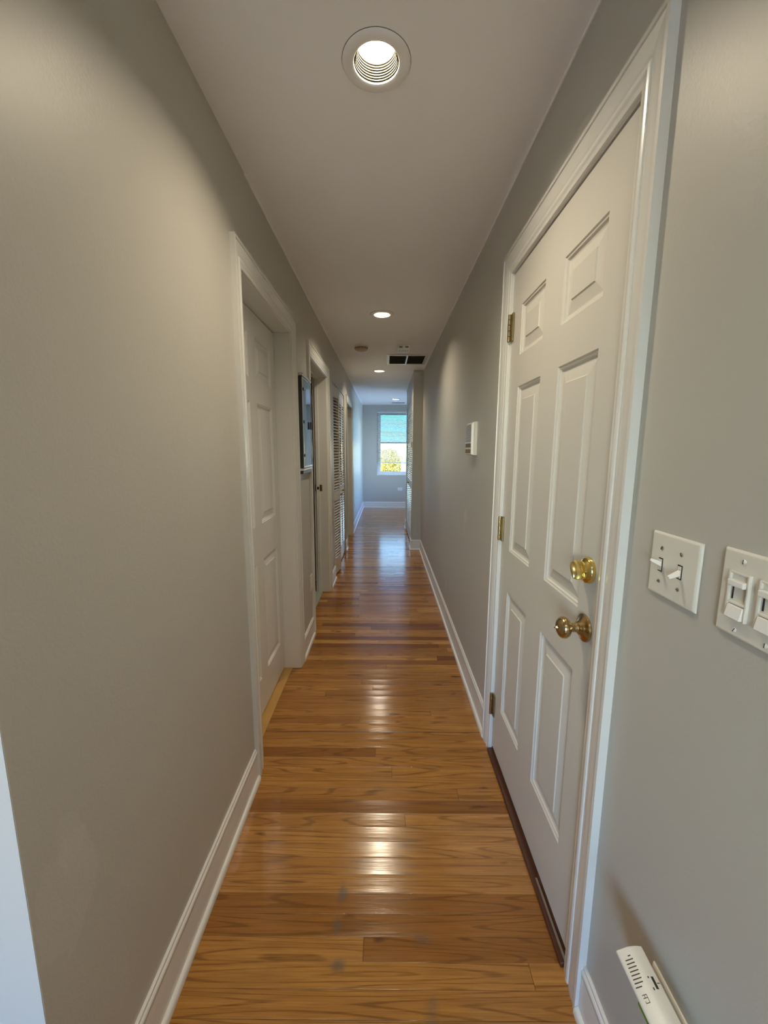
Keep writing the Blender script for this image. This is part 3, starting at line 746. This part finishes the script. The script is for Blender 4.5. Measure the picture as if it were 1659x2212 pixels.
# left outlet below the cabinet
ol = plate('outlet', XL, 1, 2.800, 2.870, .368, .482, 'single outlet plate low on the left wall under the dark cabinet', 'outlet', PLAST)
for dz in (-.020, .020): MB().box(XL+.0060, XL+.0072, 2.822, 2.848, .425+dz-.014, .425+dz+.014).build('receptacle', PLASTW, ol, bevel=.002)
# outlet on the window wall, lengthwise
r = empty('outlet', (.352, YB, .452), 'small white outlet plate below the window on the end wall', 'outlet')
MB().box(.295, .409, YB-.006, YB, .417, .487).build('face_plate', PLASTW, r, bevel=.002)
for dx in (-.020, .020): MB().box(.352+dx-.014, .352+dx+.014, YB-.0075, YB-.0058, .438, .466).build('receptacle', PLAST, r)
# outlet far down left wall
MBp = plate('outlet', XL, 1, 7.05, 7.12, .36, .475, 'tiny white outlet plate on the left wall past the last doorway', 'outlet', PLASTW)
MB().box(XL+.0060, XL+.0072, 7.072, 7.098, .390, .445).build('receptacle', PLAST, MBp)

# alarm keypad
kp = empty('alarm_keypad', (XR, 2.285, 1.45), 'beige alarm keypad with ribbed grille and brown label windows on the right wall', 'keypad')
xf = XR-.034
MB().box(XR-.020, XR, 2.208, 2.362, 1.360, 1.540).build('back_box', PLAST, kp, bevel=.003)
m = MB().loft([[(XR-.020, 2.208, 1.360), (XR-.020, 2.362, 1.360), (XR-.020, 2.362, 1.540), (XR-.020, 2.208, 1.540)],
               [(xf, 2.212, 1.366), (xf, 2.358, 1.366), (xf-.002, 2.358, 1.528), (xf-.002, 2.212, 1.528)]])
m.build('front_cover', PLAST, kp, bevel=.002)
gr = MB()
for k in range(15): gr.box(xf-.0040, xf-.0010, 2.222, 2.350, 1.436+k*.0060, 1.4385+k*.0060)
gr.build('speaker_ribs', simple('rib_plastic', (.72,.72,.72), .3), kp)
gd = MB().box(xf-.0022, xf-.0008, 2.219, 2.353, 1.433, 1.526); gd.build('grille_bed', simple('grille_shade', (.20,.20,.21), .5), kp)
MB().box(xf-.0035, xf+.001, 2.214, 2.356, 1.424, 1.432).build('divider_bar', PLASTW, kp)
MB().box(xf-.0016, xf+.001, 2.218, 2.354, 1.402, 1.424).build('label_window', BROWNLBL, kp)
MB().box(xf-.0016, xf+.001, 2.218, 2.354, 1.371, 1.393).build('label_window', BROWNLBL, kp)

# thermostat on the closet wall corner
tsx = empty('thermostat', (XP, 5.60, 1.46), 'small grey wall control at the corner of the boxed-out closet', 'thermostat')
MB().box(XP-.028, XP, 5.565, 5.655, 1.420, 1.505).build('thermostat_body', PLASTW, tsx, bevel=.003)
MB().box(XP-.0290, XP-.0275, 5.585, 5.635, 1.455, 1.490).build('display', DGREY, tsx)

# dark glossy cabinet on the left wall
cb_ = empty('wall_cabinet', (XL, 2.78, 1.55), 'shallow dark-framed wall panel with a glossy reflecting front and black latch', 'cabinet')
cy0, cy1, cz0, cz1 = 2.575, 2.872, 1.268, 1.838
MB().box(XL, XL+.022, cy0, cy1, cz0, cz1).build('body', DGREY, cb_, bevel=.002)
m = MB()
fx0, fx1 = XL+.022, XL+.027
m.box(fx0, fx1, cy0+.004, cy0+.018, cz0+.004, cz1-.004); m.box(fx0, fx1, cy1-.012, cy1-.002, cz0+.004, cz1-.004)
m.box(fx0, fx1, cy0+.018, cy1-.012, cz1-.016, cz1-.004); m.box(fx0, fx1, cy0+.018, cy1-.012, cz0+.004, cz0+.016)
dr = m.build('door_frame', CHROME, cb_, bevel=.001)
MB().box(fx0, fx0+.002, cy0+.018, cy1-.012, cz0+.016, cz1-.016).build('glossy_panel', DGLASS, dr)
MB().box(fx1, fx1+.010, 2.800, 2.822, 1.523, 1.572).build('latch', BLACK, cb_, bevel=.002)
for z in (1.76, 1.560, 1.350): MB().box(fx1-.001, fx1+.005, cy0+.008, cy0+.024, z-.009, z+.009).build('hinge_clip', BLACK, cb_, bevel=.001)
MB().box(XL, XL+.030, cy0-.006, cy1+.002, cz1+.001, cz1+.018).build('top_rail', CHROME, cb_, bevel=.004)
MB().box(XL, XL+.026, cy0, cy1, cz0-.016, cz0-.001).build('bottom_rail', PLASTW, cb_, bevel=.003)
MB().box(XL, XL+.020, cy0+.002, cy1, cz0-.036, cz0-.017).build('lower_lip', DGREY, cb_, bevel=.002)

# ------------------------------------------------------------------ far window with blind
w1 = empty('window_1', ((WIN[0]+WIN[1])/2, YB, WIN[2]), 'white double-hung window at the end of the hallway', 'window', None, 'structure')
m = MB(); x0, x1, z0, z1 = WIN
m.box(x0, x0+.045, YB+.06, YB+.13, z0, z1); m.box(x1-.045, x1, YB+.06, YB+.13, z0, z1)
m.box(x0+.045, x1-.045, YB+.06, YB+.13, z0, z0+.045); m.box(x0+.045, x1-.045, YB+.06, YB+.13, z1-.045, z1)
m.build('window_frame', VINYL, w1, bevel=.002)
MB().box(x0+.0005, x1-.0005, YB+.002, YB+.06, z0, z0+.012).build('window_sill', VINYL, w1, bevel=.002)
mz = 1.555
for nm, a, b, yy in (('upper_sash', mz-.02, z1-.045, YB+.10), ('lower_sash', z0+.045, mz+.02, YB+.068)):
    s = MB(); q = .038
    s.box(x0+.045, x0+.045+q, yy, yy+.026, a, b); s.box(x1-.045-q, x1-.045, yy, yy+.026, a, b)
    s.box(x0+.045+q, x1-.045-q, yy, yy+.026, a, a+q); s.box(x0+.045+q, x1-.045-q, yy, yy+.026, b-q, b)
    so_ = s.build(nm, VINYL, w1, bevel=.002)
    MB().box(x0+.045+q, x1-.045-q, yy+.011, yy+.014, a+q, b-q).build('glass_pane', ADDED_TINT if nm == 'upper_sash' else LOWGL, so_)
MB().box(.05, .09, YB+.060, YB+.068, mz+.005, mz+.020).build('sash_lock', BRONZE, w1)
# thin white return edge round the recess
e = MB(); e.box(x0-.008, x0, YB-.003, YB+.06, z0-.008, z1+.008); e.box(x1, x1+.008, YB-.003, YB+.06, z0-.008, z1+.008)
e.box(x0, x1, YB-.003, YB+.06, z0-.008, z0); e.box(x0, x1, YB-.003, YB+.06, z1, z1+.008)
e.build('recess_edge', WHITE, w1)
vb_ = empty('window_blind', ((x0+x1)/2, YB+.03, z1), 'white horizontal slat blind lowered over most of the far window', 'blind')
MB().box(x0+.006, x1-.006, YB+.012, YB+.050, z1-.040, z1-.004).build('head_rail', PLASTW, vb_, bevel=.002)
sl = MB(); zt, zb = z1-.058, 1.105; n = round((zt-zb)/.0312)
for k in range(n+1):
    z = zt - (zt-zb)*k/n
    M = Matrix.Translation(((x0+x1)/2, YB+.030, z)) @ Matrix.Rotation(math.radians(28), 4, 'X')
    pr = []
    for j in range(5):
        t = -1 + j*.5; pr.append((t*.0145, .0022*(1-t*t)))
    r0 = [M @ Vector((-(x1-x0)/2+.008, a, b)) for a, b in pr] + [M @ Vector((-(x1-x0)/2+.008, a, b-.0008)) for a, b in reversed(pr)]
    r1 = [M @ Vector(((x1-x0)/2-.008, a, b)) for a, b in pr] + [M @ Vector(((x1-x0)/2-.008, a, b-.0008)) for a, b in reversed(pr)]
    sl.loft([r0, r1])
slo = sl.build('slats', SLAT, vb_)
MB().box(x0+.008, x1-.008, YB+.018, YB+.044, 1.072, 1.092).build('bottom_rail', PLASTW, vb_, bevel=.003)
for cx_ in (x0+.055, (x0+x1)/2, x1-.055):
    MB().box(cx_-.0012, cx_+.0012, YB+.0135, YB+.0145, 1.09, z1-.04).build('ladder_cord', PLASTW, vb_)
MB().lathe(Matrix.Translation((x0+.03, YB+.006, 1.45)), [(.0001,0),(.004,0),(.004,.80),(.0001,.80)], 10).build('tilt_wand', PLASTW, vb_)

# ------------------------------------------------------------------ outdoors beyond the window
GZ = -6.5
struct(MB().box(-80, 80, -80, 90, GZ-.2, GZ).build('ground', simple('outdoor_ground', (.50,.50,.46), .9, var=.2)), 'open ground far below the window', 'ground')
LEAFY = simple('yellow_autumn_leaf', (.66,.54,.17), .6, var=.25); LEAFG = simple('green_leaf', (.42,.46,.10), .6, var=.4)
BARK = simple('tree_bark', (.12,.09,.06), .9)
def tree(x, y, top, r, mat, lbl, seed):
    rnd = random.Random(seed)
    t = empty('tree', (x, y, GZ), lbl, 'tree')
    h = top - GZ
    trunk = MB(); Mt = Matrix.Translation((x, y, GZ))
    trunk.lathe(Mt, [(.22,0),(.16,h*.3),(.11,h*.55),(.04,h*.85)], 10)
    for k in range(9):
        a = rnd.uniform(0, 6.28); z = h*rnd.uniform(.4, .7)
        Mb = Matrix.Translation((x, y, GZ+z)) @ Matrix.Rotation(a, 4, 'Z') @ Matrix.Rotation(rnd.uniform(.5, .9), 4, 'Y')
        trunk.lathe(Mb, [(.06,0),(.02,r*.9)], 6)
    trunk.build('trunk', BARK, t, smooth=True)
    fo = MB(); lobes = []
    for k in range(16):
        a = rnd.uniform(0, 6.28); q = rnd.uniform(.2, .75)*r
        lobes.append((x+q*math.cos(a), y+q*math.sin(a), top - rnd.uniform(.35, 1.9)*r, rnd.uniform(.35, .55)*r))
    for k in range(6500):
        lx, ly, lz, lr = lobes[k % len(lobes)]
        d = Vector((rnd.gauss(0,1), rnd.gauss(0,1), rnd.gauss(0,1))).normalized()*lr*rnd.uniform(.6, 1.02)
        Mq = Matrix.Translation((lx+d.x, ly+d.y, min(lz+d.z*.85, top))) @ Matrix.Rotation(rnd.uniform(0,6.28), 4, (rnd.random(), rnd.random(), rnd.random()+.1))
        s_ = rnd.uniform(.035, .07)
        fo.poly([Mq @ Vector((-s_,0,0)), Mq @ Vector((0,-s_*.55,.02)), Mq @ Vector((s_,0,0)), Mq @ Vector((0,s_*.55,.02))])
    fo.build('foliage', mat, t)
tree(.45, 18.2, 1.75, 1.1, LEAFY, 'yellow autumn tree behind the blind slats of the far window', 1)
tree(-.95, 21.6, 1.0, 1.0, LEAFG, 'green tree below the sky at the left of the far window', 2)
tree(-.12, 14.2, .32, .62, LEAFY, 'low yellow-green tree top in the gap under the blind', 3)
bl = empty('building', (2.6, 14, GZ), 'sunlit white building behind the trees at the right of the window', 'building')
BW = simple('white_stucco', (.85,.85,.83), .8, var=.05)
MB().box(.585, 5.5, 12.6, 15.4, GZ, .98).build('wall', BW, bl)
MB().box(.56, 5.55, 12.56, 15.44, .98, 1.03).build('roof_edge', simple('roof_edge_paint', (.7,.7,.7), .7), bl)
for i in range(3):
    MB().box(1.6+i*1.2, 2.2+i*1.2, 12.58, 12.63, -1.6, -.3).build('building_window', DGLASS, bl)

# ------------------------------------------------------------------ sky, sun
wd = bpy.data.worlds.new('sky'); sc.world = wd; wd.use_nodes = True
nt = wd.node_tree; bg = nt.nodes['Background']
sky = nt.nodes.new('ShaderNodeTexSky'); sky.sky_type = 'NISHITA'; sky.sun_disc = False
sky.sun_elevation = math.radians(38); sky.sun_rotation = math.radians(212); sky.air_density = 1.0; sky.dust_density = .2; sky.ozone_density = 4.0
nt.links.new(mixm(nt, sky.outputs[0], (.86, .95, 1.0)), bg.inputs[0]); bg.inputs[1].default_value = .95
sun = bpy.data.lights.new('sun', 'SUN'); sun.energy = 9.0; sun.angle = .01; sun.color = (1, .93, .82)
so_ = bpy.data.objects.new('sun', sun); C.objects.link(so_)
so_.rotation_euler = Vector((.35, .55, -.76)).to_track_quat('-Z', 'Y').to_euler()
for nm, loc, rot, sx_, sy_ in (('side_window_portal', (XQ+.12, (sw3[0]+sw3[1])/2, (sw3[2]+sw3[3])/2), (0, math.radians(90), 0), sw3[3]-sw3[2], sw3[1]-sw3[0]),
                    ('window_portal', ((WIN[0]+WIN[1])/2, YB+.16, (WIN[2]+WIN[3])/2), (math.radians(-90), 0, 0), WIN[1]-WIN[0], WIN[3]-WIN[2]),
                    ('rear_window_portal', ((fw[0]+fw[1])/2, YF-.12, (fw[2]+fw[3])/2), (math.radians(90), 0, 0), fw[1]-fw[0], fw[3]-fw[2])):
    a = bpy.data.lights.new(nm, 'AREA'); a.shape = 'RECTANGLE'; a.size = sx_; a.size_y = sy_; a.cycles.is_portal = True
    ao = bpy.data.objects.new(nm, a); C.objects.link(ao); ao.location = loc; ao.rotation_euler = rot

# ------------------------------------------------------------------ camera
pitch, yaw, roll = .15330, -.0033, .0043
f_px = 869.04
fw_ = Vector((math.sin(yaw)*math.cos(pitch), math.cos(yaw)*math.cos(pitch), -math.sin(pitch)))
ri = Vector((math.cos(yaw), -math.sin(yaw), 0)); up = ri.cross(fw_)
r2 = ri*math.cos(roll) + up*math.sin(roll); u2 = up*math.cos(roll) - ri*math.sin(roll)
cam = bpy.data.cameras.new('camera'); co = bpy.data.objects.new('camera', cam); C.objects.link(co)
Mc = Matrix((r2, u2, -fw_)).transposed().to_4x4(); Mc.translation = Vector((0, 0, HC)); co.matrix_world = Mc
cam.sensor_fit = 'VERTICAL'; cam.sensor_height = 24; cam.lens = 24*f_px/2212; cam.clip_start = .02; cam.clip_end = 500
sc.camera = co

sc.view_settings.view_transform = 'Standard'; sc.view_settings.look = 'None'
sc.view_settings.gamma = 1; sc.view_settings.use_curve_mapping = False
sc.view_settings.exposure = 1.67
cy = sc.cycles
cy.use_denoising = True
try: cy.denoiser = 'OPENIMAGEDENOISE'
except Exception: pass
cy.max_bounces = 8; cy.diffuse_bounces = 6; cy.glossy_bounces = 4; cy.transmission_bounces = 4; cy.transparent_max_bounces = 12
cy.use_adaptive_sampling = True; cy.adaptive_threshold = .04
cy.sample_clamp_indirect = 6; cy.caustics_reflective = False; cy.caustics_refractive = False
